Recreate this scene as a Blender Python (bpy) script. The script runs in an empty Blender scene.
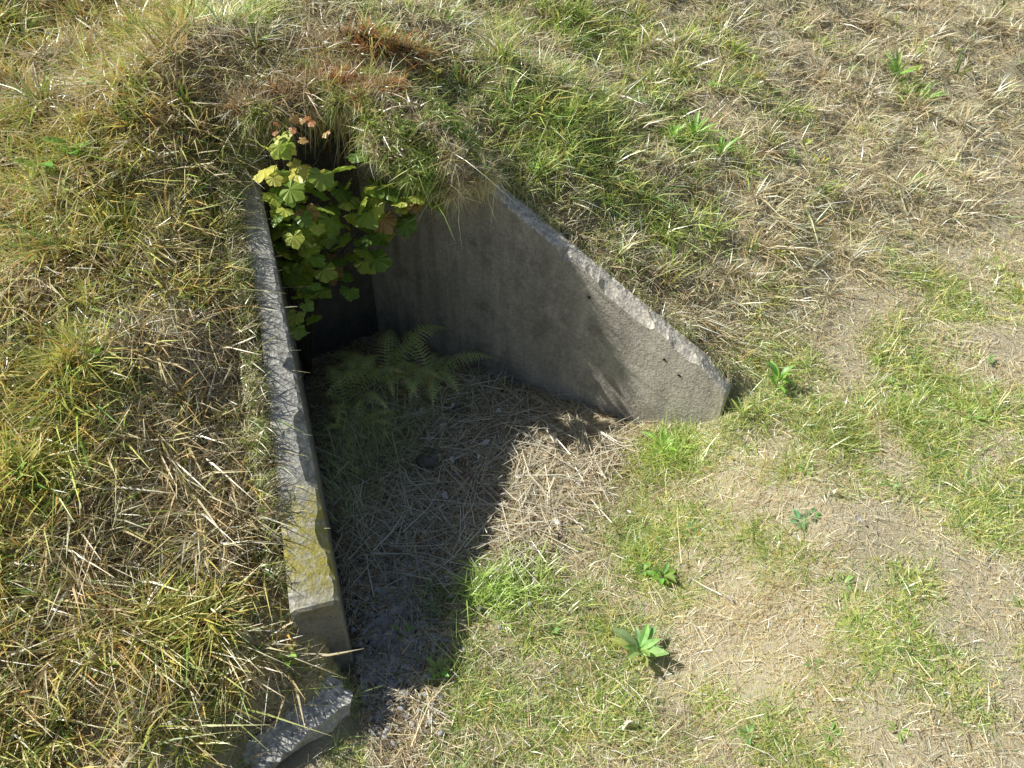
import bpy, math, random
import numpy as np
from mathutils import Vector, Matrix
rng=np.random.default_rng(7); random.seed(7)
scene=bpy.context.scene
scene.view_settings.view_transform='Standard'
scene.view_settings.look='None'
scene.view_settings.exposure=0
COL=scene.collection

# ------------------------------------------------------------ light / sky / camera
TOSUN=Vector((-0.986,0.165,0.0)).normalized()
EL=math.radians(44.5)
tosun=Vector((TOSUN.x*math.cos(EL),TOSUN.y*math.cos(EL),math.sin(EL)))
w=bpy.data.worlds.new("World"); scene.world=w; w.use_nodes=True
nt=w.node_tree; nt.nodes.clear()
sky=nt.nodes.new('ShaderNodeTexSky'); sky.sky_type='NISHITA'; sky.sun_disc=False
sky.sun_elevation=EL; sky.sun_rotation=math.atan2(TOSUN.x,TOSUN.y)%(2*math.pi)
bg=nt.nodes.new('ShaderNodeBackground'); bg.inputs[1].default_value=0.065
wo=nt.nodes.new('ShaderNodeOutputWorld')
nt.links.new(sky.outputs[0],bg.inputs[0]); nt.links.new(bg.outputs[0],wo.inputs[0])
sl=bpy.data.lights.new("sun",'SUN'); sl.energy=5.0; sl.angle=math.radians(0.5); sl.color=(1.0,0.98,0.90)
so=bpy.data.objects.new("sun",sl); so.rotation_euler=tosun.to_track_quat('Z','Y').to_euler(); so.location=(-8,2,9); COL.objects.link(so)
cam=bpy.data.cameras.new("camera"); cam.lens=27.7; cam.sensor_width=36; cam.clip_end=2000; cam.clip_start=0.05
co=bpy.data.objects.new("camera",cam); co.location=(0,0,3); co.rotation_euler=(math.radians(50),0,0); COL.objects.link(co); scene.camera=co

# ------------------------------------------------------------ noise + terrain function
def sstep(a,b,x):
    t=np.clip((x-a)/(b-a),0,1); return t*t*(3-2*t)
_lat={}
def vn(x,y,sc,seed=0):
    if seed not in _lat: _lat[seed]=np.random.default_rng(1000+seed).random((256,256))
    L=_lat[seed]; X=np.asarray(x)/sc+57.3; Y=np.asarray(y)/sc+91.7
    xi=np.floor(X).astype(int); yi=np.floor(Y).astype(int); fx=X-xi; fy=Y-yi
    fx=fx*fx*(3-2*fx); fy=fy*fy*(3-2*fy)
    a=L[xi%256,yi%256]; b=L[(xi+1)%256,yi%256]; c=L[xi%256,(yi+1)%256]; d=L[(xi+1)%256,(yi+1)%256]
    return (a*(1-fx)+b*fx)*(1-fy)+(c*(1-fx)+d*fx)*fy
def fbm(x,y,sc,seed=0): return .55*vn(x,y,sc,seed)+.3*vn(x,y,sc*.47,seed+1)+.15*vn(x,y,sc*.21,seed+2)
NX,NY=-.602,.799
A=np.array([-.65,1.75]); dl=np.array([-.301,.954]); nl=np.array([-.954,-.301])
B=np.array([1.08,3.01]); dr=np.array([-.876,.482]); nr=np.array([.482,.876])
Lh=np.array([-1.28,3.75]); hd=np.array([.799,.602]); HN=np.array([-NX,-NY])
def fields(x,y):
    d=(x-A[0])*NX+(y-A[1])*NY
    sL=(x-A[0])*nl[0]+(y-A[1])*nl[1]; aL=(x-A[0])*dl[0]+(y-A[1])*dl[1]
    sR=(x-B[0])*nr[0]+(y-B[1])*nr[1]; aR=(x-B[0])*dr[0]+(y-B[1])*dr[1]
    sH=(x-Lh[0])*NX+(y-Lh[1])*NY; tH=(x-Lh[0])*hd[0]+(y-Lh[1])*hd[1]
    return d,sL,aL,sR,aR,sH,tH
def G(x,y,cx,cy,r): return np.exp(-((x-cx)**2+(y-cy)**2)/(r*r))
def TL(a): return .185-.075*np.clip(a/1.2,0,1)
TR=.115; AV=1.86
def H(x,y,fine=True):
    x=np.asarray(x,float); y=np.asarray(y,float)
    d,sL,aL,sR,aR,sH,tH=fields(x,y)
    g=.33*sstep(.55,1.5,x)+.03*(fbm(x,y,1.3,3)-.5)+.07*G(x,y,1.15,2.98,.16)+.02*(fbm(x,y,.25,16)-.5)
    r=np.sqrt((x+.3)**2+(y-3.3)**2); k=.62-.23*sstep(1.0,2.6,r)
    dd=np.minimum(d,9.0); bank=np.minimum(.35+k*dd,5.4)
    bump=(.18*(fbm(x,y,.9,5)-.5)+.15*(fbm(x,y,.33,8)-.5)+.11*(fbm(x,y,.15,12)-.5))*sstep(-.1,.7,d)
    near=sstep(.05,.5,np.maximum(sL,sR))
    bank=bank+bump*(.25+.75*near)
    bank=bank-.115*np.clip(aL,0,1.95)*np.exp(-np.maximum(sL,0)/.5)*(sL>0)*(1-sstep(1.85,2.25,aL))
    bank=bank-.07*np.exp(-np.maximum(sL-.12,0)/.2)*(sL>0)*(1-sstep(1.7,2.0,aL))-.17*G(x,y,-.86,1.36,.2)-.05*np.exp(-np.maximum(sR-.12,0)/.15)*(sR>0)*(aR<1.4)
    back=sstep(.0,.26,np.maximum(np.maximum(sH,sL-.02),sR))
    bank=bank+back*(.17*G(x,y,-1.42,3.95,.36)+.12*G(x,y,-.72,4.18,.24)+.05*G(x,y,-.35,4.08,.2))  # first hump shaped to cast shade on the right wing wall
    wl=.02+.55*np.maximum(-aL,0); wr=.02+.5*np.maximum(-aR,0)
    ofL=np.where(aL>AV+.05,.04,.08); ofR=np.where(aR>1.46,.05+.03*(fbm(x,y,.16,31)-.5),.08)
    mL=sstep(ofL-wl,ofL+wl,sL); mR=sstep(ofR-wr,ofR+wr,sR); mH=sstep(.03,.07,sH)
    m=np.maximum(np.maximum(mL,mR),mH)
    bk=g+np.log1p(np.exp(np.clip((bank-g)*14,-40,40)))/14
    far=np.clip((bank-g)*14,-40,40); bk=np.where(far>=39,bank,bk)
    z=g*(1-m)+bk*m
    if fine: z=z+.018*(fbm(x,y,.12,20)-.5)
    return z
def grad(x,y,e=.06):
    return (H(x+e,y,False)-H(x-e,y,False))/(2*e),(H(x,y+e,False)-H(x,y-e,False))/(2*e)

# ------------------------------------------------------------ materials
def mat(name):
    m=bpy.data.materials.new(name); m.use_nodes=True; m.node_tree.nodes.clear(); return m,m.node_tree
def N(nt,t,**k):
    n=nt.nodes.new(t)
    for a,b in k.items(): setattr(n,a,b)
    return n
def noise(nt,vec,scale,detail=4,rough=.6):
    n=N(nt,'ShaderNodeTexNoise'); n.inputs['Scale'].default_value=scale; n.inputs['Detail'].default_value=detail; n.inputs['Roughness'].default_value=rough
    nt.links.new(vec,n.inputs['Vector']); return n.outputs['Fac']
def ramp(nt,fac,stops):
    r=N(nt,'ShaderNodeValToRGB'); els=r.color_ramp.elements
    while len(els)<len(stops): els.new(.5)
    for e,(p,c) in zip(els,stops): e.position=p; e.color=(c[0],c[1],c[2],1) if not isinstance(c,(int,float)) else (c,c,c,1)
    nt.links.new(fac,r.inputs[0]); return r.outputs[0]
def mix(nt,fac,a,b,mode='MIX'):
    m=N(nt,'ShaderNodeMix',data_type='RGBA',blend_type=mode)
    for s,v in ((m.inputs[0],fac),(m.inputs[6],a),(m.inputs[7],b)):
        if isinstance(v,(int,float)): s.default_value=v
        elif isinstance(v,tuple): s.default_value=(*v,1)
        else: nt.links.new(v,s)
    return m.outputs[2]
def bump(nt,h,st,dist,prev=None):
    b=N(nt,'ShaderNodeBump'); b.inputs['Strength'].default_value=st; b.inputs['Distance'].default_value=dist
    nt.links.new(h,b.inputs['Height'])
    if prev is not None: nt.links.new(prev,b.inputs['Normal'])
    return b.outputs[0]
def finish(nt,col,rough=.9,nrm=None,spec=.2):
    p=N(nt,'ShaderNodeBsdfPrincipled'); o=N(nt,'ShaderNodeOutputMaterial')
    if isinstance(col,tuple): p.inputs['Base Color'].default_value=(*col,1)
    else: nt.links.new(col,p.inputs['Base Color'])
    p.inputs['Roughness'].default_value=rough; p.inputs['Specular IOR Level'].default_value=spec
    if nrm is not None: nt.links.new(nrm,p.inputs['Normal'])
    nt.links.new(p.outputs[0],o.inputs[0]); return p,o
def pos(nt): return N(nt,'ShaderNodeNewGeometry').outputs['Position']

m_ground,nt=mat("soil_and_thatch"); P=pos(nt)
c1=ramp(nt,noise(nt,P,35,5,.75),[(.3,(.07,.052,.03)),(.5,(.28,.225,.135)),(.7,(.68,.57,.37))])
c2=ramp(nt,noise(nt,P,140,3,.75),[(.3,(.10,.078,.042)),(.65,(.68,.57,.37))])
c=mix(nt,.5,c1,c2)
at=N(nt,'ShaderNodeAttribute'); at.attribute_name='Col'
c=mix(nt,at.outputs['Fac'],c,mix(nt,.65,c,(.89,.80,.56)))
finish(nt,c,.95,bump(nt,noise(nt,P,90,4,.75),1,.02),.05)
m_soil,nt=mat("root_soil"); P=pos(nt)
finish(nt,ramp(nt,noise(nt,P,40,5,.75),[(.3,(.06,.045,.028)),(.55,(.24,.185,.11)),(.75,(.55,.45,.27))]),.95,bump(nt,noise(nt,P,60,4,.75),1,.02),.05)

def attr_mat(name,trans,gloss=.0,rough=.35):
    m,nt=mat(name)
    a=N(nt,'ShaderNodeAttribute'); a.attribute_name='Col'
    p=N(nt,'ShaderNodeBsdfDiffuse'); nt.links.new(a.outputs['Color'],p.inputs['Color']); o=N(nt,'ShaderNodeOutputMaterial'); cur=p.outputs[0]
    if trans>0:
        t=N(nt,'ShaderNodeBsdfTranslucent'); nt.links.new(a.outputs['Color'],t.inputs['Color'])
        x=N(nt,'ShaderNodeMixShader'); x.inputs[0].default_value=trans
        nt.links.new(cur,x.inputs[1]); nt.links.new(t.outputs[0],x.inputs[2]); cur=x.outputs[0]
    if gloss>0:
        t=N(nt,'ShaderNodeBsdfGlossy'); t.inputs['Roughness'].default_value=rough; t.inputs['Color'].default_value=(1,1,1,1)
        x=N(nt,'ShaderNodeMixShader'); x.inputs[0].default_value=gloss
        nt.links.new(cur,x.inputs[1]); nt.links.new(t.outputs[0],x.inputs[2]); cur=x.outputs[0]
    nt.links.new(cur,o.inputs[0]); return m
m_grass=attr_mat("grass_blade",.26,.09,.38); m_straw=attr_mat("dry_straw",0,.08,.38); m_leaf=attr_mat("leaf",.32,.04,.4)

def concrete(name,light,moss=True,topf=1.5,mossk=.85,sidef=1.0,bk=.7,rear_shade=False):
    m,nt=mat(name); P=pos(nt)
    base=ramp(nt,noise(nt,P,2.3,7,.7),[(.3,tuple(v*.65 for v in light)),(.5,light),(.7,tuple(min(1,v*1.2) for v in light))])
    mp=N(nt,'ShaderNodeMapping'); mp.inputs['Scale'].default_value=(6,6,.9); nt.links.new(P,mp.inputs[0])
    st=ramp(nt,noise(nt,mp.outputs[0],1.4,5,.65),[(.36,(.62,.62,.62)),(.6,(1.05,1.04,1.02))])
    c=mix(nt,.6,base,st,'MULTIPLY')
    blot=ramp(nt,noise(nt,P,6,8,.75),[(.54,0.0),(.66,.55)]); c=mix(nt,blot,c,tuple(min(.8,v*1.3) for v in light))
    dark=ramp(nt,noise(nt,P,4,9,.78),[(.34,.6),(.46,0.0)]); c=mix(nt,dark,c,tuple(v*.42 for v in light))
    g=N(nt,'ShaderNodeNewGeometry'); sp=N(nt,'ShaderNodeSeparateXYZ'); nt.links.new(g.outputs['Normal'],sp.inputs[0])
    if rear_shade:
        # dark streaks towards the inner corner, painted in to deepen its shade
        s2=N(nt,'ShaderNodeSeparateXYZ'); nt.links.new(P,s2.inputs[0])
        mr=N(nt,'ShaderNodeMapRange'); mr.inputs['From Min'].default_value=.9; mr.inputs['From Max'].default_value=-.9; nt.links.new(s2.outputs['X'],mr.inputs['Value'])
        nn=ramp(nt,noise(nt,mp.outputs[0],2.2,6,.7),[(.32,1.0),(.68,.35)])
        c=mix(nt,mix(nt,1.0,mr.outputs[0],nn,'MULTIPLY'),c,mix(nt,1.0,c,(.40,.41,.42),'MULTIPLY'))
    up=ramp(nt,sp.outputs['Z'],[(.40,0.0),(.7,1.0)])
    c=mix(nt,up,mix(nt,1.0,c,(sidef,sidef,sidef),'MULTIPLY'),mix(nt,.6,c,tuple(min(.88,v*topf) for v in light)))  # shade put into the colour of side faces; upward faces made lighter
    vo=N(nt,'ShaderNodeTexVoronoi'); vo.inputs['Scale'].default_value=80; nt.links.new(P,vo.inputs['Vector'])
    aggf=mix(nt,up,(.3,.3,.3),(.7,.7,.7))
    agg=mix(nt,1.0,c,mix(nt,aggf,(1,1,1),ramp(nt,vo.outputs['Color'],[(.1,(.45,.44,.42)),(.8,(1.35,1.32,1.24))])),'MULTIPLY')
    pit=ramp(nt,noise(nt,P,48,6,.78),[(.31,0.0),(.37,1.0)])
    c=mix(nt,pit,(.11,.10,.088),agg)
    if moss:
        sx=N(nt,'ShaderNodeVectorMath',operation='DISTANCE'); nt.links.new(P,sx.inputs[0]); sx.inputs[1].default_value=(-.76,1.95,.56)
        md=ramp(nt,sx.outputs['Value'],[(.13,mossk),(.30,0.0)])
        mn_=ramp(nt,noise(nt,P,22,8,.8),[(.40,0.0),(.54,1.0)])
        c=mix(nt,mix(nt,1.0,md,mn_,'MULTIPLY'),c,(.44,.38,.07))
        mn2=ramp(nt,noise(nt,P,7.5,6,.75),[(.58,0.0),(.72,.25)])
        c=mix(nt,mn2,c,(.19,.18,.10))
    n=bump(nt,noise(nt,P,28,6,.7),bk,.014); n=bump(nt,vo.outputs['Distance'],.35,.005,n); n=bump(nt,pit,.6,.005,n)
    finish(nt,c,.92,n,.12); return m
m_conc=concrete("weathered_concrete",(.60,.56,.495),True,1.4,bk=.4,rear_shade=True)
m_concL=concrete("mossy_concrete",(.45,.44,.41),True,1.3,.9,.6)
m_concD=concrete("shade_toned_concrete",(.09,.088,.082),True,1.2)  # headwall colour darkened so the recess shade is in the material
m_conc2=concrete("broken_concrete",(.50,.49,.465),False)
m_hole,nt=mat("hole_shade"); finish(nt,(.07,.065,.055),1,None,0)  # dark colour paints in the shade inside the tie holes

# ------------------------------------------------------------ helpers
def add(me,name,m=None,parent=None,base=None,smooth=False,**props):
    o=bpy.data.objects.new(name,me)
    if base is not None:
        b=Vector(base); me.transform(Matrix.Translation(-b)); o.location=b
    if m: me.materials.append(m)
    if smooth: me.polygons.foreach_set('use_smooth',[True]*len(me.polygons))
    COL.objects.link(o)
    if parent is not None:
        o.parent=parent; o.matrix_parent_inverse=Matrix.Translation(-Vector(parent.location))
    for k,v in props.items(): o[k]=v
    return o
def quads_mesh(name,V,Q,C=None):
    me=bpy.data.meshes.new(name); V=np.asarray(V,np.float32); Q=np.asarray(Q,np.int32)
    me.vertices.add(len(V)); me.vertices.foreach_set('co',V.ravel())
    me.loops.add(Q.size); me.loops.foreach_set('vertex_index',Q.ravel())
    me.polygons.add(len(Q)); me.polygons.foreach_set('loop_start',np.arange(0,Q.size,Q.shape[1],dtype=np.int32))
    me.update(calc_edges=True)
    if C is not None:
        a=me.color_attributes.new('Col','FLOAT_COLOR','POINT')
        C4=np.ones((len(V),4),np.float32); C4[:,:3]=np.clip(C,0,.94); a.data.foreach_set('color',C4.ravel())
    return me
def ribbons(P,D,Bd,S,L,W,C,nseg=2,tipc=None,basec=.6):
    n=len(P); V=np.zeros((n,(nseg+1)*2,3),np.float32); CC=np.zeros((n,(nseg+1)*2,3),np.float32)
    for k in range(nseg+1):
        s=k/nseg; c=P+D*(L*s)[:,None]+Bd*(L*s*s)[:,None]
        wd=(W*.5*(1-s**1.6*.93))[:,None]
        V[:,2*k]=c-S*wd; V[:,2*k+1]=c+S*wd
        f=basec+(1-basec)*min(1,s*1.6)  # blade feet darkened: shade between blades put into the colour
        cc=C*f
        if tipc is not None: cc=cc*(1-s**2*.5)+tipc*(s**2*.5)
        CC[:,2*k]=cc; CC[:,2*k+1]=cc
    b=(np.arange(n)*(nseg+1)*2)[:,None]; Q=[]
    for k in range(nseg): Q.append(b+np.array([2*k,2*k+1,2*k+3,2*k+2]))
    Q=np.stack(Q,1).reshape(-1,4)
    return V.reshape(-1,3),Q,CC.reshape(-1,3)
def merge(parts):
    Vs,Qs,Cs=[],[],[]; o=0
    for V,Q,C in parts: Vs.append(V); Qs.append(Q+o); Cs.append(C); o+=len(V)
    return np.concatenate(Vs),np.concatenate(Qs),np.concatenate(Cs)
def unit(v): return v/np.maximum(np.linalg.norm(v,axis=1,keepdims=True),1e-9)

# ------------------------------------------------------------ terrain sheet
def axis(lo,hi,flo,fhi,step,mid_lo,mid_hi,mstep):
    a=list(np.arange(flo,fhi+1e-6,step)); 
    l=[];x=flo;
    while x>mid_lo: x-=mstep; l.append(x)
    s=mstep
    while x>lo: s*=1.25; x-=s; l.append(x)
    r=[];x=a[-1]
    while x<mid_hi: x+=mstep; r.append(x)
    s=mstep
    while x<hi: s*=1.25; x+=s; r.append(x)
    return np.array(l[::-1]+a+r)
ax=axis(-300,300,-2.0,1.5,.018,-4.5,7,.05); ay=axis(-300,300,1.1,4.6,.018,-.5,10,.05)
X,Y=np.meshgrid(ax,ay,indexing='ij'); Z=H(X,Y)
nx,ny=X.shape; idx=np.arange(nx*ny).reshape(nx,ny)
Q=np.stack([idx[:-1,:-1],idx[1:,:-1],idx[1:,1:],idx[:-1,1:]],-1).reshape(-1,4)
V=np.stack([X,Y,Z],-1).reshape(-1,3)
fx=fields(V[:,0],V[:,1]); pale=1-sstep(-.1,.35,fx[0]); pale=np.clip(pale*(fbm(V[:,0],V[:,1],.4,66)*1.6-.15)+.75*sstep(.6,2.0,V[:,0]),0,1)
me=quads_mesh("ground",V,Q,np.repeat(pale[:,None],3,1))
add(me,"ground",m_ground,smooth=True,kind="structure",label="grassy earth embankment sloping down to level lawn")

# ------------------------------------------------------------ concrete entrance walls
import bmesh
def prism(inner0,direc,outn,Tf,L,topf,zbot,name,step=.02,bev=.012):
    ns=int(L/step); rows=[]; rr=np.random.default_rng(len(name)+3)
    ss=[0,bev*.7]+list(np.linspace(step,L-step,ns))+[L-bev*.7,L]
    for i,s in enumerate(ss):
        endk=bev*.8 if i in(0,len(ss)-1) else 0
        T=float(Tf(s)); zt=topf(s); loop=[]; nz=8
        def pt(t,z): return (inner0[0]+direc[0]*s+outn[0]*t, inner0[1]+direc[1]*s+outn[1]*t, z)
        e=.010*(vn(s,0,.09,40)-.5)*2+.005*rr.normal(); e2=.022*(vn(s,0,.06,41)-.5)*2+.005*rr.normal()
        chip=.022*max(0,float(vn(s,0,.08,42))-.55)/.3*2.0
        for k in range(nz+1): loop.append(pt(0+endk+.003*float(vn(s,k,.3,43)),zbot+(zt-bev-endk-chip-zbot)*k/nz))
        loop.append(pt(bev+endk+chip+abs(e),zt-endk+e*.4))
        loop.append(pt(T*.5,zt-endk+.006*float(vn(s,0,.1,44))))
        loop.append(pt(T-bev-endk-abs(e2),zt-endk+e2*.4))
        for k in range(nz,-1,-1): loop.append(pt(T-endk,zbot+(zt-bev-endk-zbot)*k/nz))
        rows.append(loop)
    m=len(rows[0]); V=[p for r in rows for p in r]; F=[]
    for i in range(len(rows)-1):
        for k in range(m): a=i*m+k; b=i*m+(k+1)%m; F.append((a,b,b+m,a+m))
    F.append(tuple(range(m))[::-1]); F.append(tuple((len(rows)-1)*m+k for k in range(m)))
    me=bpy.data.meshes.new(name); me.from_pydata(V,[],F); me.update()
    bm=bmesh.new(); bm.from_mesh(me); bmesh.ops.recalc_face_normals(bm,faces=bm.faces); bm.to_mesh(me); bm.free()
    return me
root=bpy.data.objects.new("concrete_entrance",None); root.location=(-.9,3.6,0); COL.objects.link(root)
root["label"]="weathered concrete headwall with two sloping wing walls in grassy bank"; root["category"]="retaining wall"
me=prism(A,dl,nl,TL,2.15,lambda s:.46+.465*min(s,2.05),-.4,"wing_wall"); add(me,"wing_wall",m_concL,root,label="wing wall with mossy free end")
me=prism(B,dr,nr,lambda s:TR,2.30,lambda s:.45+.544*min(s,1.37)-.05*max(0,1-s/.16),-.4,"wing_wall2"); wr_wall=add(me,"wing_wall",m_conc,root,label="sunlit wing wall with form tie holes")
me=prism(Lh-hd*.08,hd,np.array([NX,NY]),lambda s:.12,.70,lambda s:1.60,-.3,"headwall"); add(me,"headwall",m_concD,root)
def disc_hole(a,z,r):
    V=[];F=[];k=14
    for j,(rr_,off) in enumerate(((r*1.25,-.003),(r,-.0035),(r*.7,-.0005))):
        for i in range(k):
            an=2*math.pi*i/k; q=1+.2*math.sin(3*an+a*9)+.15*math.sin(2*an+a*5)
            s=a+rr_*q*math.cos(an); zz=z+rr_*q*math.sin(an)
            V.append((B[0]+dr[0]*s+nr[0]*off,B[1]+dr[1]*s+nr[1]*off,zz))
    for j in range(2):
        for i in range(k): F.append((j*k+i,j*k+(i+1)%k,(j+1)*k+(i+1)%k,(j+1)*k+i))
    F.append(tuple(2*k+i for i in range(k)))
    me=bpy.data.meshes.new("tie_hole"); me.from_pydata(V,[],F); me.update(); return me
for a,z in((.34,.50),(.25,.43),(.78,.74)):
    o=add(disc_hole(a,z,.007),"tie_hole",m_hole); o.parent=wr_wall

# ------------------------------------------------------------ rocks, slab, turf overhangs
from mathutils import noise as mn
def rock(name,c,dims,rot,seed,m,sub=3,rough=.25,tilt=(0,0),cube=False,**pr):
    bm=bmesh.new()
    if cube:
        bmesh.ops.create_cube(bm,size=2); bmesh.ops.subdivide_edges(bm,edges=bm.edges[:],cuts=15,use_grid_fill=True)
    else: bmesh.ops.create_icosphere(bm,subdivisions=sub,radius=1)
    r=random.Random(seed); off=r.random()*50
    for v in bm.verts:
        p=v.co.copy()
        if cube:
            q=Vector((abs(p.x),abs(p.y),abs(p.z)))
            v.co.x+=.25*mn.noise(Vector((p.y*1.7+off,p.z*.5,3)))*(1 if q.x>.9 else .2)
            v.co.y+=(.45*mn.noise(Vector((p.x*2.3+off,p.z*.4,7)))+.2*mn.noise(Vector((p.x*6+off,p.z*.8,7))))*(1 if q.y>.9 else .3)+.18*p.x*p.y
            v.co.z+=.25*mn.noise(Vector((p.x*3+off,p.y*2,1)))+.2*mn.noise(Vector((p.x*8+off,p.y*4,1)))
            k=sum(1 for t in q if t>.97)
            if k>=2: v.co*=.955
        else: v.co*=1+rough*mn.noise(p*1.3+Vector((off,0,0)))+rough*.4*mn.noise(p*3.1+Vector((off,0,0)))
    M=Matrix.Rotation(rot,4,'Z')@Matrix.Rotation(tilt[0],4,'X')@Matrix.Rotation(tilt[1],4,'Y')@Matrix.Diagonal((*dims,1))
    bm.transform(M); bmesh.ops.recalc_face_normals(bm,faces=bm.faces)
    me=bpy.data.meshes.new(name); bm.to_mesh(me); bm.free()
    o=add(me,name,m,smooth=not cube,**pr); o.location=c; return o
rock("concrete_slab",(-.81,1.43,.13),(.205,.07,.03),math.radians(42),3,m_conc2,tilt=(.08,-.04),cube=True,label="broken grey concrete slab lying at the end of the wing wall",category="slab")
lumps=[]
for (c_,dm,rt,tl,sd) in (((-1.03,3.90,1.61),(.36,.16,.08),37,(0,0),9),((-.47,3.77,1.43),(.40,.22,.125),180-28.8,(0,-.42),12),((-.78,3.93,1.58),(.22,.17,.08),0,(0,0),15)):
    lumps.append(rock("turf_overhang",c_,dm,math.radians(rt),sd,m_soil,sub=5,rough=.4,tilt=tl,kind="structure",label="ragged overhang of dry turf and soil above the concrete"))
m_stone,nt=mat("mossy_stone"); P=pos(nt)
c=ramp(nt,noise(nt,P,30,5,.7),[(.35,(.12,.11,.09)),(.65,(.3,.28,.25))]); c=mix(nt,ramp(nt,noise(nt,P,14,5),[(.45,0.),(.6,.8)]),c,(.13,.14,.05))
finish(nt,c,.95,bump(nt,noise(nt,P,60,5),.6,.01),.1)
rock("stone",(-.43,2.92,.03),(.075,.06,.05),.4,5,m_stone,label="dark mossy stone lying in the straw",category="stone")
rock("stone",(-.30,3.30,.02),(.05,.045,.035),1.2,6,m_stone,label="small dark mossy stone lying in the straw",category="stone")
m_grav,nt=mat("gravel_stone"); P=pos(nt)
c=ramp(nt,noise(nt,P,22,3,.6),[(.35,(.25,.245,.24)),(.65,(.65,.64,.62))]); finish(nt,c,.9,bump(nt,noise(nt,P,120,4),.4,.004),.15)
bm=bmesh.new(); bmesh.ops.create_icosphere(bm,subdivisions=1,radius=1); iv=np.array([v.co[:] for v in bm.verts]); iF=np.array([[v.index for v in f.verts] for f in bm.faces]); bm.free()
n=1300; gx=np.concatenate([rng.normal(-.50,.09,1180),rng.normal(-.35,.25,120)]); gy=np.concatenate([rng.normal(1.92,.22,1180),rng.normal(2.6,.5,120)])
Vg=[];Fg=[]
for i in range(n):
    fl=fields(gx[i],gy[i])
    if fl[1]>-.01: continue
    s=rng.uniform(.005,.017); vv=iv*(1+.18*rng.normal(size=(12,1)).clip(-1.5,1.5))*np.array([s*rng.uniform(.8,1.5),s,s*.6])
    a=rng.uniform(0,6.28); R=np.array([[math.cos(a),-math.sin(a),0],[math.sin(a),math.cos(a),0],[0,0,1]])
    Fg.append(iF+len(Vg)*12); Vg.append(vv@R.T+np.array([gx[i],gy[i],float(H(gx[i],gy[i]))+.02]))
me=quads_mesh("gravel",np.concatenate(Vg),np.concatenate(Fg)); add(me,"gravel",m_grav,kind="stuff",label="loose grey gravel at the foot of the wall")

# ------------------------------------------------------------ grass
def infr(x,y,z,mu=110,mv=90):
    f=y*.766-(z-3)*.643; up=y*.643+(z-3)*.766
    u=512+x/np.maximum(f,.1)*788; v=384-up/np.maximum(f,.1)*788
    return (f>.3)&(u>-mu)&(u<1024+mu)&(v>-mv)&(v<768+mv)
def cdist(x,y,z): return np.sqrt(x*x+y*y+(z-3)**2)
def scatter(n,box=(-5,9,.3,11)):
    x=rng.uniform(box[0],box[1],n); y=rng.uniform(box[2],box[3],n); z=H(x,y)
    k=infr(x,y,z)&(rng.random(n)<np.clip((3.2/cdist(x,y,z))**1.4,0,1))
    return x[k],y[k],z[k]
GREEN=[(1.16,4.85,.38),(3.0,6.27,.4),(.28,4.55,.4),(-.05,2.08,.22),(.85,2.9,.13),(1.22,3.05,.2),(1.52,2.85,.25),(.55,2.4,.2),(2.2,3.1,.3),(.68,2.15,.2),(.1,1.55,.2),(-1.3,3.1,.25),(2.3,2.2,.22),(.6,5.8,.3),(.35,1.75,.2)]
DRY=[(1.2,2.5,.22),(1.14,1.82,.22),(1.4,1.25,.25),(-1.36,2.57,.3),(2.7,5.3,1.4),(4,6.5,1.8),(.9,3.6,.3),(1.6,4.0,.4),(1.9,1.9,.25),(.5,1.3,.15),(.40,2.95,.28),(1.9,3.6,.3),(-1.1,4.1,.3)]
ex_y=np.array([0,1.4,1.8,2.12,2.2,2.47,2.8,3.2,3.6]); ex_x=np.array([-.45,-.38,-.28,-.3,-.1,.22,.55,.85,.9])
def env(x,y):
    d,sL,aL,sR,aR,sH,tH=fields(x,y)
    inside=(sL<.03)&(sR<.03)&(sH<.03)
    edge=np.interp(y,ex_y,ex_x)+.2*(vn(x,y,.15,60)-.5)
    floor=inside&(x<edge)&(y>1.2)
    wallL=(sL>-.01)&(sL<TL(aL)+.005)&(aL>-.03)&(aL<AV); wallR=(sR>-.01)&(sR<TR+.01)&(aR>-.0)&(aR<1.42)
    lx=(x+.81)*.743+(y-1.43)*.669; ly=-(x+.81)*.669+(y-1.43)*.743
    slab=(np.abs(lx)<.19)&(ly<.06)&(ly>-.12)
    left=sstep(.08,.25,sL)*sstep(-.4,.1,d)*(x<-.3)
    bankf=sstep(0,.4,d)*(np.maximum(sL,np.maximum(sR,sH))>.05)
    sw=np.minimum(np.where((aL>-.1)&(aL<AV)&(sL>0),sL-TL(aL),9),np.where((aR>-.1)&(aR<1.42)&(sR>0),sR-TR,9))
    short=(.5+.5*sstep(0,.18,sw))*(1-.45*G(x,y,-.85,1.32,.18))
    g=.52+1.1*(fbm(x,y,.55,70)-.5)+1.1*(vn(x,y,.17,78)-.5)+.4*(fbm(x,y,2.0,74)-.5)-.08*sstep(.5,2.5,x)-.13*bankf*(1-left)
    for a in GREEN: g=g+.5*G(x,y,*a)
    for a in DRY: g=g-.5*G(x,y,*a)
    return dict(d=d,sL=sL,aL=aL,sR=sR,aR=aR,sH=sH,floor=floor,wall=wallL|wallR|slab,left=left,bank=bankf,g=np.clip(g,0.04,.95),inside=inside,short=short)
DRYC=np.array([[.94,.84,.55],[.93,.77,.46],[.94,.91,.72],[.74,.56,.32],[.94,.75,.43]])
GRC=np.array([[.36,.56,.10],[.54,.70,.14],[.72,.82,.22],[.22,.42,.07],[.82,.83,.25]])
YLC=np.array([[.92,.82,.20],[.94,.73,.24],[.88,.82,.22],[.94,.56,.18]])
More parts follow.
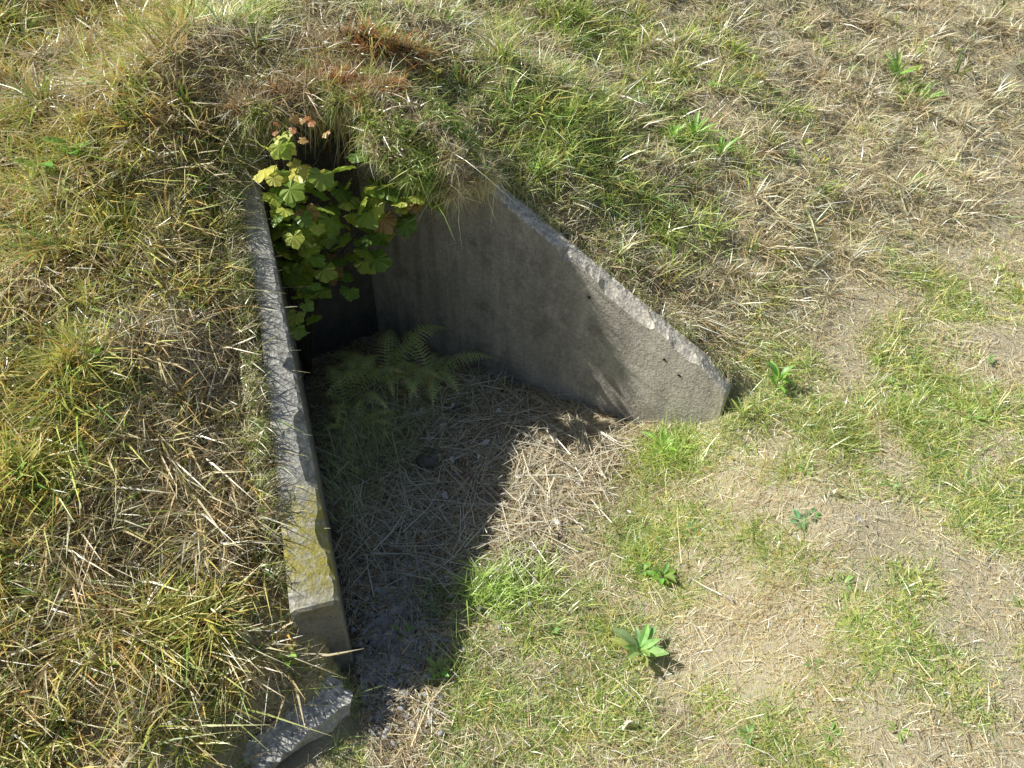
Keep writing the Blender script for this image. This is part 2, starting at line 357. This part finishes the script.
def grass_batch(x,y,z,gshift=0,hs=1,lean0=.5,dirx=None,diry=None,wsc=1,tc=None,cap=.15,thinf=1.4,basec=None):
    e=env(x,y); keep=~e['wall']
    keep&=~(e['floor']&(rng.random(len(x))>.05))
    thin=vn(x,y,.22,80)*.55+vn(x,y,.09,81)*.45
    keep&=(rng.random(len(x))<np.clip(.6+e['g']*.6+(thin-.5)*thinf,.3,1))
    x,y,z=x[keep],y[keep],z[keep]; e={k:v[keep] for k,v in e.items()}; n=len(x)
    if dirx is not None: dirx,diry=dirx[keep],diry[keep]
    rt=rng.random(n) if tc is None else np.clip(tc[keep]*.85+rng.random(n)*.15,0,1)
    gp=np.clip(e['g']+gshift,0,1); isg=rt<gp
    C=np.where(isg[:,None],GRC[rng.integers(0,5,n)],DRYC[rng.integers(0,5,n)])
    yl=(rng.random(n)<(.10+.34*e['left']))&isg; C[yl]=YLC[rng.integers(0,4,yl.sum())]
    rb=(sstep(1.0,3.0,x)*sstep(.8,2,e['d'])*(~isg))[:,None]*.35; C=C*(1-rb)+np.array([.94,.76,.52])*rb
    C=C*(rng.uniform(.78,1.18,n)*(.84+.40*vn(x,y,.12,95))*(1+.14*e['bank']*(1-e['left'])))[:,None]
    tall=.038+.026*e['bank']+.028*e['left']
    for a in GREEN[:2]+GREEN[4:9]: tall=tall+.025*G(x,y,*a)
    L=tall*rng.lognormal(0,.42,n)*hs*(.35+1.3*vn(x,y,.17,90))*e['short']*np.where(isg,1.15,.95)*np.clip(cdist(x,y,z)/3.8,1,1.6); L=np.minimum(L,cap)
    W=rng.uniform(.0026,.0058,n)*wsc*(1+.3*e['left'])*np.clip(cdist(x,y,z)/3.6,1,2.2)**.8
    az=rng.uniform(0,2*np.pi,n); hx,hy=np.cos(az),np.sin(az)
    if dirx is not None: hx=hx*.6+dirx*1.; hy=hy*.6+diry*1.
    gx,gy=grad(x,y); gm=np.sqrt(gx*gx+gy*gy)+1e-6
    hx=hx-.4*gx*(gm<1.5); hy=hy-.4*gy*(gm<1.5)
    le=lean0*rng.uniform(.2,1.7,n)*np.where(isg,1,1.6)
    D=unit(np.stack([hx*le,hy*le,np.ones(n)],1)); cu=rng.uniform(.05,.85,n)
    Bd=np.stack([hx*cu*.6,hy*cu*.6,-cu*.55],1)
    sa=np.arctan2(hy,hx)+np.pi/2+rng.normal(0,.8,n); S=unit(np.stack([np.cos(sa),np.sin(sa),rng.normal(0,.35,n)],1))
    rr_=rng.random(n)[:,None]; tip=np.where(rr_<.3,np.array([.94,.84,.50]),C); tip=np.where((rr_>.72)&(e['left'][:,None]>.5),np.array([.94,.58,.22]),tip)
    if basec is None: basec=.45
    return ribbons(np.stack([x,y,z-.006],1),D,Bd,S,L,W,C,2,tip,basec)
parts=[]
x,y,z=scatter(1150000); parts.append(grass_batch(x,y,z,lean0=1.0))
x,y,z=scatter(450000,(-.7,4.2,.5,4.6)); k=fields(x,y)[0]<.5; parts.append(grass_batch(x[k],y[k],z[k],lean0=1.5,hs=.9,gshift=.0,thinf=.9,basec=.8))
def tufts(nc,per,spread,hs,gsh,lean,wsc=1,sel=None,cap=.15):
    x,y,z=scatter(nc)
    if sel is not None:
        k=sel(x,y); x,y=x[k],y[k]
    n=len(x)
    X=np.repeat(x,per); Y=np.repeat(y,per); a=rng.uniform(0,6.283,n*per); r=np.abs(rng.normal(0,spread,n*per)); tc=np.repeat(rng.random(n),per)
    X=X+np.cos(a)*r; Y=Y+np.sin(a)*r
    e=env(X,Y); ok=~e['wall']; X,Y,a,tc=X[ok],Y[ok],a[ok],tc[ok]
    return grass_batch(X,Y,H(X,Y),gsh,hs,lean,np.cos(a),np.sin(a),wsc,tc,cap)
bankSel=lambda x,y:(env(x,y)['bank']>.5)
leftSel=lambda x,y:(env(x,y)['left']>.5)
lawnG=lambda x,y:(env(x,y)['g']>.45)&(env(x,y)['bank']<.6)
parts.append(tufts(22000,14,.018,1.8,-.02,.85,1.45,bankSel,.18))
parts.append(tufts(19000,19,.02,2.2,.08,.85,1.75,leftSel,.19))
parts.append(tufts(4000,20,.02,2.8,.2,.8,1.9,leftSel,.24))
parts.append(tufts(4000,20,.025,2.5,.12,.75,1.7,bankSel,.22))
parts.append(tufts(24000,12,.016,1.3,.18,.9,1.15,lawnG))
V,Q,C=merge(parts)
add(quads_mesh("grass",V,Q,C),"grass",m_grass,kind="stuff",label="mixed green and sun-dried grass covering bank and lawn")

def patch(cx,cy,r,n,L0,gcol,lean=.5,w=.003):
    x=rng.normal(cx,r,n); y=rng.normal(cy,r,n); f=fields(x,y); k=(f[1]<-.005)&(f[3]<-.01)&(f[5]<-.01); x,y=x[k],y[k]; n=len(x)
    az=rng.uniform(0,6.28,n); le=lean*rng.uniform(.2,1.4,n); D=unit(np.stack([np.cos(az)*le,np.sin(az)*le,np.ones(n)],1)); cu=rng.uniform(.2,.8,n)
    Bd=np.stack([np.cos(az)*cu*.5,np.sin(az)*cu*.5,-cu*.5],1); sa=az+1.57; S=np.stack([np.cos(sa),np.sin(sa),0*sa],1)
    C=np.array(gcol)*rng.uniform(.6,1.3,(n,1)); L=L0*rng.lognormal(0,.3,n)
    return ribbons(np.stack([x,y,H(x,y)],1),D,Bd,S,L,np.full(n,w),C,3,None,.6)
parts=[patch(-.80,2.60,.07,150,.11,(.70,.76,.36),.7,.0045),patch(-.82,2.88,.09,320,.16,(.70,.78,.36),.7,.0045),patch(-.75,3.12,.12,450,.18,(.70,.78,.36),.7,.0045),patch(-.5,3.35,.15,180,.14,(.68,.74,.38),.7,.0045),
       patch(-.35,2.05,.06,250,.08,(.3,.44,.13)),patch(-.28,1.75,.08,250,.08,(.4,.55,.15)),patch(-.10,2.12,.07,330,.11,(.58,.80,.18),.8,.006),patch(.03,2.14,.10,380,.085,(.64,.82,.20),.8,.006),patch(.12,2.25,.10,200,.06,(.66,.8,.25),.8,.005),patch(.5,2.45,.12,400,.06,(.6,.74,.2)),patch(-.62,2.3,.12,100,.07,(.25,.34,.12)),
       patch(.83,2.93,.07,220,.10,(.66,.84,.2),.9,.007),patch(1.28,3.10,.07,140,.10,(.62,.8,.2),.8,.006),patch(1.12,2.93,.05,120,.07,(.7,.78,.3),.8,.005)]
V,Q,C=merge(parts); add(quads_mesh("shade_grass",V,Q,C),"shade_grass",m_grass,kind="stuff",label="soft green grass growing around the entrance floor")

# ------------------------------------------------------------ straw litter
def litter(x,y,z,L,W,C,lift=.02,pitch=.12):
    n=len(x); az=rng.uniform(0,6.28,n); gx,gy=grad(x,y,.03); ok=(np.abs(gx)+np.abs(gy))<3.2
    c,s=np.cos(az),np.sin(az); D=unit(np.stack([c,s,gx*c+gy*s+rng.normal(0,pitch,n)],1))
    b=rng.normal(0,.22,n); Bd=np.stack([-s*b,c*b,-np.abs(rng.normal(0,.05,n))],1)
    S=unit(np.stack([-s,c,rng.normal(0,.5,n)],1)); P=np.stack([x-c*L*.5,y-s*L*.5,z+rng.uniform(.001,lift,n)-(gx*c+gy*s)*L*.5],1)
    e1=env(x-c*L*.5,y-s*L*.5)['inside'];e2=env(x+c*L*.5,y+s*L*.5)['inside'];e3=env(x,y)
    ok&=(e1==e3['inside'])&(e2==e3['inside'])&~e3['wall']
    return ribbons(P[ok],D[ok],Bd[ok],S[ok],L[ok],W[ok],C[ok],2,None,.95)
x,y,z=scatter(400000); e=env(x,y); k=(rng.random(len(x))<np.where(e['bank']>.4,.9,.45+.4*(e['g']<.4))*(1-.45*e['left'])); x,y,z=x[k],y[k],z[k]; n=len(x)
C=DRYC[rng.integers(0,5,n)]*rng.uniform(.72,1.12,(n,1))
parts=[litter(x,y,z,rng.lognormal(math.log(.06),.45,n),rng.uniform(.0016,.003,n)*np.clip(cdist(x,y,z)/3.6,1,2)**.7,C,.03,.35)]
n=56000; x=rng.uniform(-1.35,1.0,n); y=rng.uniform(1.1,4.1,n); e=env(x,y); k=e['floor']|(e['inside']&(rng.random(n)<.10)&(x<.9)); x,y=x[k],y[k]; n=len(x)
sp=rng.random(n)<.22; C=np.where(sp[:,None],np.array([.42,.30,.19]),DRYC[rng.integers(0,5,n)]*np.array([1.0,.97,.92]))*rng.uniform(.5,1.12,(n,1))
parts.append(litter(x,y,H(x,y),rng.lognormal(math.log(.10),.5,n),rng.uniform(.0018,.0045,n),C,.035,.10))
n=1800; x=rng.uniform(-.9,.7,n); y=rng.uniform(2.2,3.8,n); k=env(x,y)['floor']; x,y=x[k],y[k]; n=len(x)
parts.append(litter(x,y,H(x,y)+.02,rng.uniform(.16,.42,n),rng.uniform(.003,.0065,n),np.array([.94,.85,.64])*rng.uniform(.55,1.1,(n,1)),.045,.07))
n=5000; x=rng.normal(-1.36,.22,n); y=rng.normal(2.62,.36,n); k=fields(x,y)[1]>.22; x,y=x[k],y[k]; n=len(x)
C=DRYC[rng.integers(0,5,n)]*rng.uniform(.45,.95,(n,1)); parts.append(litter(x,y,H(x,y)+.02,rng.lognormal(math.log(.08),.4,n),rng.uniform(.002,.004,n),C,.05,.25))
V,Q,C=merge(parts); add(quads_mesh("straw",V,Q,C),"straw",m_straw,kind="stuff",label="dead straw and grass litter lying on the ground")

# ------------------------------------------------------------ ragged turf over lips
def lip(p0,p1,inward,n,z0,Lm,col,down=.9,out=.5,jit=.05,gap=.0):
    t=rng.random(n)
    if gap>0: t=t[vn(t*3+p0[0],0*t,.07,33)>gap]; n=len(t)
    P=np.zeros((n,3)); P[:,0]=p0[0]+(p1[0]-p0[0])*t; P[:,1]=p0[1]+(p1[1]-p0[1])*t
    off=rng.uniform(-.03,jit,n); P[:,0]-=inward[0]*off; P[:,1]-=inward[1]*off
    zz=z0(t) if callable(z0) else z0
    P[:,2]=zz+off*.4+rng.normal(0,.025,n)+.06*(vn(t*3,0*t,.12,34)-.5)
    a=rng.normal(0,1.1,n); c,s=np.cos(a),np.sin(a); ix=inward[0]*c-inward[1]*s; iy=inward[0]*s+inward[1]*c
    D=unit(np.stack([ix*out,iy*out,rng.uniform(-.4,.9,n)],1)); dn=down*rng.uniform(.1,1.2,n)
    Bd=np.stack([ix*.1+rng.normal(0,.15,n),iy*.1+rng.normal(0,.15,n),-dn],1); S=unit(np.stack([-iy,ix,rng.normal(0,.6,n)],1))
    cc=np.array(col)[rng.integers(0,len(col),n)]*rng.uniform(.5,1.08,(n,1)); L=Lm*rng.lognormal(0,.45,n)
    return ribbons(P,D,Bd,S,L,rng.uniform(.002,.005,n),cc,3,None,.7)
def lump_grass(o,n,col,Lm,zmin=-.95):
    me=o.data; nv=len(me.vertices); co_=np.zeros(nv*3); me.vertices.foreach_get('co',co_); co_=co_.reshape(-1,3)
    no=np.array([v.normal[:] for v in me.vertices]); ids=np.where(no[:,2]>zmin)[0]
    i=ids[rng.integers(0,len(ids),n)]; P=co_[i]+np.array(o.location)+rng.normal(0,.008,(n,3)); nn=no[i]
    rd=rng.normal(0,.8,(n,3)); D=unit(nn*.7+rd+np.array([0,0,.35])); Bd=np.stack([rng.normal(0,.2,n),rng.normal(0,.2,n),-rng.uniform(.0,.9,n)],1)
    S=unit(np.cross(D,rng.normal(0,1,(n,3)))); clump=vn(P[:,0]*3,P[:,1]*3,.12,35)
    dry=vn(P[:,0],P[:,1],.09,37)
    nc=len(col); ci=np.clip((dry*1.6-.3)*nc+rng.normal(0,nc*.25,n),0,nc-1).astype(int)
    cc=np.array(col)[ci]*(rng.uniform(.7,1.15,n)*(.7+.55*clump))[:,None]; L=Lm*rng.lognormal(0,.45,n)*(.4+1.4*clump)
    return ribbons(P-nn*.01,D,Bd,S,L,rng.uniform(.0025,.006,n),cc,3,None,.55)
q=lambda a:B+dr*a
mixc=list(DRYC)+[GRC[4],GRC[2],GRC[1],GRC[0]]; drc=[np.array([.7,.45,.2])]+list(DRYC)+[GRC[4],GRC[1]]; rst=[np.array([.80,.36,.12]),np.array([.66,.28,.10]),np.array([.86,.48,.18])]
parts=[lip(q(1.44),q(2.2),-nr,4500,lambda t:1.24+.40*t,.065,mixc,.8,.7,.14,.2),
       lump_grass(lumps[0],18000,drc,.055),
       lump_grass(lumps[1],30000,mixc,.05),
       lump_grass(lumps[2],16000,rst+rst+drc,.06),
       lip(Lh+hd*-.05,Lh+hd*.66,HN,3500,1.67,.065,drc,.7,.8,.22,.1),
       lip(A+dl*(AV-.02)+nl*.03,A+dl*2.25,-nl,3200,lambda t:1.36+.24*t,.075,mixc,.8,.6,.12),
       lip(A+dl*.1+nl*.21,A+dl*AV+nl*.13,-nl,4200,lambda t:.50+.86*t,.05,mixc,.6,.4,.05,.4),
       lip(q(.0)+nr*.13,q(1.4)+nr*.13,-nr,2400,lambda t:.44+.75*t,.04,mixc,.6,.3,.04,.4)]
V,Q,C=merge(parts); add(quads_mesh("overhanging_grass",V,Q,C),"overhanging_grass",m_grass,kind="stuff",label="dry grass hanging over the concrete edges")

n=16000; u1=rng.normal(0,.17,n); u2=rng.normal(0,.09,n); x=-.72+hd[0]*u1+NX*u2; y=4.16+hd[1]*u1+NY*u2; az=rng.uniform(0,6.28,n); le=rng.uniform(.3,2,n)
k=fields(x,y)[5]>.05; x,y,az,le=x[k],y[k],az[k],le[k]; n=len(x)
D=unit(np.stack([np.cos(az)*le,np.sin(az)*le-.3,np.ones(n)],1)); Bd=np.stack([np.cos(az)*.3,np.sin(az)*.3,-rng.uniform(.2,1,n)],1)
RC=np.array([[.88,.36,.11],[.92,.44,.14],[.70,.26,.09],[.7,.46,.16],[.34,.26,.09]]); C=RC[rng.integers(0,5,n)]*(rng.uniform(.5,1.1,n)*(.5+.8*vn(x,y,.07,36)))[:,None]; sa=az+1.57
V,Q,C=ribbons(np.stack([x,y,H(x,y)-.005],1),D,Bd,np.stack([np.cos(sa),np.sin(sa),0*sa],1),rng.lognormal(math.log(.105),.35,n),rng.uniform(.003,.008,n),C,2,None,.5)
add(quads_mesh("dead_moss",V,Q,C),"dead_moss",m_straw,kind="stuff",label="rust-brown dead moss on the mound above the headwall")

# ------------------------------------------------------------ leaves
def leaf_ovate(L,W,fold=.25,droop=.3,nseg=5,wavy=.0):
    V=[];F=[]
    for k in range(nseg+1):
        s=k/nseg; wd=W*.5*math.sin(math.pi*min(.98,s*.93+.05))**.8; zc=-droop*L*s*s+.25*L*s
        V+=[(L*s,-wd,zc+fold*wd+wavy*math.sin(s*9)*W),(L*s,0,zc),(L*s,wd,zc+fold*wd-wavy*math.sin(s*8)*W)]
    for k in range(nseg):
        a=3*k; F+=[(a,a+1,a+4,a+3),(a+1,a+2,a+5,a+4)]
    return np.array(V),F
def leaf_palm(R):
    lob=[(-155,.5),(-120,.82),(-95,.74),(-62,.94),(-34,.80),(0,1.06),(34,.80),(62,.94),(95,.74),(120,.82),(155,.5)]
    pts=[]
    for i,(a,r) in enumerate(lob):
        pts.append((a,r))
        if i<len(lob)-1:
            a2,r2=lob[i+1]; pts.append((a+(a2-a)*.33,r*.67+r2*.33+.03)); pts.append((a+(a2-a)*.66,r*.33+r2*.67-.02))
    V=[(0,0,0)]
    for a,r in pts:
        an=math.radians(a); rr=r*R*random.uniform(.95,1.05)
        V.append((rr*math.cos(an)+.05*R,rr*math.sin(an),-.28*R*r*r+.10*R*(1 if r>.8 else -.2)))
    F=[(0,i,i+1) for i in range(1,len(pts))]
    return np.array(V),F
def place(V,yaw,pitch,roll,p):
    M=Matrix.Rotation(yaw,3,'Z')@Matrix.Rotation(-pitch,3,'Y')@Matrix.Rotation(roll,3,'X')
    return V@np.array(M).T+np.array(p)
def soup(name,lst,vcol):
    V=[];F=[];C=[];o=0
    for (v,f),c in zip(lst,vcol):
        V.append(v); F+=[tuple(i+o for i in q_) for q_ in f]; o+=len(v)
        C.append(np.tile(np.array(c)[None,:],(len(v),1))*np.random.default_rng(o).uniform(.82,1.18,(len(v),1)))
    V=np.concatenate(V); C=np.concatenate(C)
    me=bpy.data.meshes.new(name); me.from_pydata(V.tolist(),[],F); me.update()
    a=me.color_attributes.new('Col','FLOAT_COLOR','POINT'); C4=np.ones((len(V),4),np.float32); C4[:,:3]=np.clip(C,0,.9); a.data.foreach_set('color',C4.ravel()); return me
def tube(pts,rads,k=6):
    V=[];F=[]
    for i,p in enumerate(pts):
        p=Vector(p); t=(Vector(pts[min(i+1,len(pts)-1)])-Vector(pts[max(i-1,0)])).normalized()
        u=t.cross(Vector((.3,.9,.2))).normalized(); v=t.cross(u)
        for j in range(k):
            a=2*math.pi*j/k; V.append(tuple(p+(u*math.cos(a)+v*math.sin(a))*rads[i]))
    for i in range(len(pts)-1):
        for j in range(k): F.append((i*k+j,i*k+(j+1)%k,(i+1)*k+(j+1)%k,(i+1)*k+j))
    return np.array(V),F
shb=bpy.data.objects.new("maple_shrub",None); shb.location=(-1.2,3.62,0); COL.objects.link(shb)
shb["label"]="leafy maple shrub with lobed green leaves tucked against the concrete wall"; shb["category"]="shrub"
tips=[(-1.10,3.42,1.52),(-1.06,3.38,1.48),(-1.0,3.46,1.54),(-.9,3.50,1.44),(-.66,3.58,1.32),(-.50,3.62,1.22),(-.48,3.60,1.14),(-1.08,3.36,1.36),(-1.06,3.30,1.16),(-.74,3.60,1.36),(-.98,3.38,1.38),(-.62,3.60,1.28),(-.46,3.62,1.24),
      (-1.05,3.24,.98),(-1.04,3.18,.84),(-.98,3.40,1.08),(-.86,3.52,1.2),(-1.02,3.36,1.24),(-1.12,3.46,1.50),(-1.1,3.36,1.28)]
stems=[];lv=[];lc=[]
LG=[(.24,.38,.055),(.34,.47,.07),(.46,.56,.09),(.60,.66,.12),(.17,.29,.045)]
def put_leaf(p,R,c):
    v,f=leaf_palm(R); yaw=random.gauss(-1.2,1.1)
    v=place(v,yaw,random.uniform(-.9,.1),random.uniform(-.6,.6),p); lv.append((v,f)); lc.append(c)
for ti,tp in enumerate(tips):
    b=Vector((-1.22+random.uniform(-.02,.02),3.64+random.uniform(-.03,.02),-.02)); tpv=Vector(tp); pts=[]
    mid=Vector((b.x*.85+tpv.x*.15,b.y*.85+tpv.y*.15,tpv.z*.85))
    for k in range(11):
        s=k/10; pts.append(tuple(b*(1-s)**2+mid*2*s*(1-s)+tpv*s*s))
    stems.append(tube(pts,[.004*(1-.8*k/10) for k in range(11)]))
    for k in range(5,11):
        for j in range(3):
            if random.random()<.42: continue
            p=Vector(pts[k])+Vector((random.uniform(-.10,.14),random.uniform(-.15,.03),random.uniform(-.12,.07)))
            if p.z<.68: continue
            f2=fields(p.x,p.y)
            if f2[1]>-.03 or f2[3]>-.03: continue
            stems.append(tube([pts[k],tuple((Vector(pts[k])+p)*.5+Vector((0,0,.01))),tuple(p)],[.0016,.0013,.001],4))
            c=random.choice(LG)
            if p.z>1.36 and p.x<-.8 and random.random()<.35: c=(.80,.76,.16)  # sunlit yellow put into the colour of some upper left leaves
            if random.random()<.05: c=(.5,.32,.12)
            put_leaf(p,random.uniform(.045,.082)*(1.12 if p.x>-.72 else .95),c)
for i in range(10): put_leaf(Vector((-.98+random.uniform(-.12,.16),3.48+random.uniform(-.05,.08),1.58+random.uniform(-.03,.06))),random.uniform(.02,.036),random.choice([(.6,.26,.10),(.42,.18,.08),(.6,.38,.14)]))
m_bark,nt=mat("thin_bark"); finish(nt,(.05,.04,.03),.85)
add(soup("stems",stems,[(.12,.08,.05)]*len(stems)),"trunk",m_bark,shb)
add(soup("foliage",lv,lc),"crown",m_leaf,shb)

def frond(base,yaw,L,arch,col):
    out=[];cols=[]
    n=24; side=np.array([-math.sin(yaw),math.cos(yaw),0]); fw=np.array([math.cos(yaw),math.sin(yaw),0])
    def P(s): return np.array(base)+fw*L*(.75*s)+np.array([0,0,1])*L*(arch*s-arch*.75*s*s)
    out.append(tube([tuple(P(k/8)) for k in range(9)],[.0022*(1-.8*k/8) for k in range(9)],4)); cols.append(tuple(c*.9 for c in col))
    for k in range(3,n+1):
        s=k/n; p=P(s); pl=L*.20*math.sin(math.pi*min(.97,(s*.85+.12)))**.9*(1.05-s*.55)
        t=P(min(1,s+.02))-P(s-.02); t/=np.linalg.norm(t)
        for sg in(-1,1):
            V=[];F=[];m=7; tw=random.uniform(-.12,.12)
            for i in range(m+1):
                u=i/m; c=p+(side*sg*.93+t*(.35+tw))*pl*u+np.array([0,0,-(.25+tw)*pl*u*u]); wd=L*.014*(1-u*.85)*(1.35 if i%2 else .5)
                V+=[c-t*wd,c+t*wd]
            for i in range(m): F.append((2*i,2*i+1,2*i+3,2*i+2))
            out.append((np.array(V),F)); cols.append(tuple(c*random.uniform(.8,1.2) for c in col))
    return out,cols
for (bx,by,nf,sz) in((-.74,3.56,11,.50),(-.93,3.36,9,.42),(-.48,3.62,9,.42),(-.86,3.15,6,.30)):
    o_=[];c_=[]; y0=random.uniform(0,1)
    for i in range(nf):
        ya=y0+i*2*math.pi/nf+random.uniform(-.4,.4); L=sz*random.uniform(.7,1.2)
        ex=bx+.6*L*math.cos(ya); ey=by+.6*L*math.sin(ya); f2=fields(ex,ey)
        if f2[1]>-.03 or f2[5]>-.02 or f2[3]>-.02: L*=.5
        a,b=frond((bx,by,float(H(bx,by))),ya,L,random.uniform(1.0,1.6),(.80,.90,.34)); o_+=a; c_+=b
    add(soup("fern",o_,c_),"fern",m_leaf,base=(bx,by,0),label="green fern with arching fronds growing in the shaded entrance",category="fern",group="ferns growing in the shaded entrance")

def weed(x,y,n,L,W,pit,col,label,stem=0,name="weed_plant"):
    z=float(H(x,y)); o_=[];c_=[]; col=tuple(min(.85,c*1.8) for c in col)
    for i in range(n):
        ya=i*2.4+random.uniform(-.3,.3); l=L*random.uniform(.65,1.1); v,f=leaf_ovate(l,W*l/L,.3,random.uniform(.2,.5),6,.03)
        h=stem*(i/max(1,n-1))
        v=place(v+np.array([.01,0,0]),ya,pit*random.uniform(.5,1.4),random.uniform(-.3,.3),(x,y,z+.01+h)); o_.append((v,f)); c_.append(tuple(c*random.uniform(.8,1.25) for c in col))
    if stem>0: o_.append(tube([(x,y,z-.01),(x,y,z+stem+.01)],[.003,.002],5)); c_.append((.3,.33,.12))
    add(soup("weed",o_,c_),name,m_leaf,base=(x,y,z),label=label,category="plant",group="broadleaf weeds in the grass")
weed(.53,1.80,12,.13,.045,.6,(.24,.35,.11),"pale green dock plant with broad leaves on dry lawn",stem=.05)
weed(.68,2.17,12,.07,.03,.5,(.17,.28,.06),"low bushy green weed on the lawn",stem=.03)
weed(.60,2.22,7,.05,.025,.5,(.17,.28,.06),"low bushy green weed on the lawn",stem=.02)
weed(.80,2.98,14,.12,.022,.8,(.28,.40,.09),"bright green broad-bladed weed below the wing wall")
weed(.88,2.94,9,.09,.018,.8,(.28,.40,.09),"bright green broad-bladed weed below the wing wall")
weed(1.37,3.12,11,.10,.035,.7,(.20,.33,.07),"upright green weed beside the wing wall end",stem=.08)
weed(1.16,2.95,9,.09,.014,.9,(.28,.38,.09),"upright green weed beside the wing wall end",stem=.02)
weed(1.27,2.28,8,.05,.025,.12,(.14,.26,.11),"flat rosette of dark green leaves on lawn")
weed(1.33,2.30,6,.04,.02,.12,(.14,.26,.11),"flat rosette of dark green leaves on lawn")
weed(.86,2.42,6,.04,.025,.15,(.14,.26,.11),"flat rosette of dark green leaves on lawn")
weed(-.28,3.90,9,.08,.04,.4,(.2,.32,.07),"leafy green sprig on the bank edge",stem=.10)
weed(-.42,4.30,8,.07,.035,.5,(.50,.44,.10),"yellowing leafy sprig on the mound",stem=.08)
weed(1.16,4.85,16,.17,.022,.8,(.2,.34,.07),"clump of green leaves on the bank")
weed(1.3,4.7,14,.15,.022,.8,(.2,.34,.07),"clump of green leaves on the bank")
weed(1.0,4.75,12,.13,.02,.8,(.22,.35,.07),"clump of green leaves on the bank")
weed(3.0,6.27,16,.2,.025,.8,(.22,.36,.08),"clump of green leaves on the bank")
weed(3.2,6.1,14,.16,.025,.8,(.22,.36,.08),"clump of green leaves on the bank")
weed(-1.43,1.48,7,.08,.02,.7,(.26,.36,.09),"green weed among grass on the bank")
weed(-1.96,3.38,6,.12,.05,.5,(.2,.32,.07),"broad-leaved green weed on the bank",stem=.06)
weed(-2.1,3.3,6,.10,.045,.5,(.2,.32,.07),"broad-leaved green weed on the bank",stem=.06)
weed(-.84,1.60,6,.05,.025,.6,(.30,.42,.10),"small bright green sprig beside the concrete slab",stem=.06)
weed(-1.05,2.3,5,.06,.03,.6,(.30,.42,.10),"small bright green sprig beside the wall",stem=.05)
weed(-.30,1.72,8,.07,.02,.8,(.26,.38,.09),"small green weed at the shadow edge")
weed(-.47,1.9,4,.06,.02,.8,(.19,.30,.08),"small green weed on gravel")
weed(1.78,1.10,7,.30,.018,1.15,(.26,.40,.09),"tall broad green grass clump on lawn",name="grass_clump")
for i in range(34):
    x=random.uniform(-.1,2.6); y=random.uniform(1.2,3.4); f=fields(x,y)
    if f[0]>-.05 or x<np.interp(y,ex_y,ex_x): continue
    weed(x,y,random.randint(5,9),random.uniform(.03,.05),random.uniform(.008,.016),random.uniform(.2,.8),random.choice([(.2,.32,.08),(.26,.36,.09),(.16,.26,.08)]),"small green weed growing in the lawn")
for i in range(100):
    x=random.uniform(-2.6,3.2); y=random.uniform(1.3,6.5); f=fields(x,y)
    if f[0]<.2 or max(f[1],f[3],f[5])<.25: continue
    weed(x,y,random.randint(5,9),random.uniform(.04,.08),random.uniform(.010,.026),random.uniform(.4,.9),random.choice([(.2,.32,.07),(.28,.38,.08),(.36,.38,.09)]),"small leafy weed growing on the bank",stem=random.uniform(0,.06))
for i in range(60):
    if i<44: x=random.gauss(-.42,.18); y=random.gauss(3.05,.25)
    else: x=random.uniform(-.6,1.6); y=random.uniform(1.4,3.1)
    if i==59: x,y=.72,2.5
    f=fields(x,y)
    if f[1]>-.05 or f[3]>-.05: continue
    L=random.uniform(.025,.06); v,f_=leaf_ovate(L,L*.55,random.uniform(.3,.9),random.uniform(-.4,.6),4,.08)
    z=float(H(x,y)); v=place(v,random.uniform(0,6.28),random.uniform(-.3,.4),random.uniform(-.8,.8),(x,y,z+.035))
    add(soup("dead_leaf",[(v,f_)],[random.choice([(.8,.73,.66),(.55,.38,.24),(.4,.24,.14),(.85,.82,.78)])]),"dead_leaf",m_straw,base=(x,y,z+.035),label="curled dry leaf lying on the straw",category="leaf",group="dead leaves lying on the entrance floor")
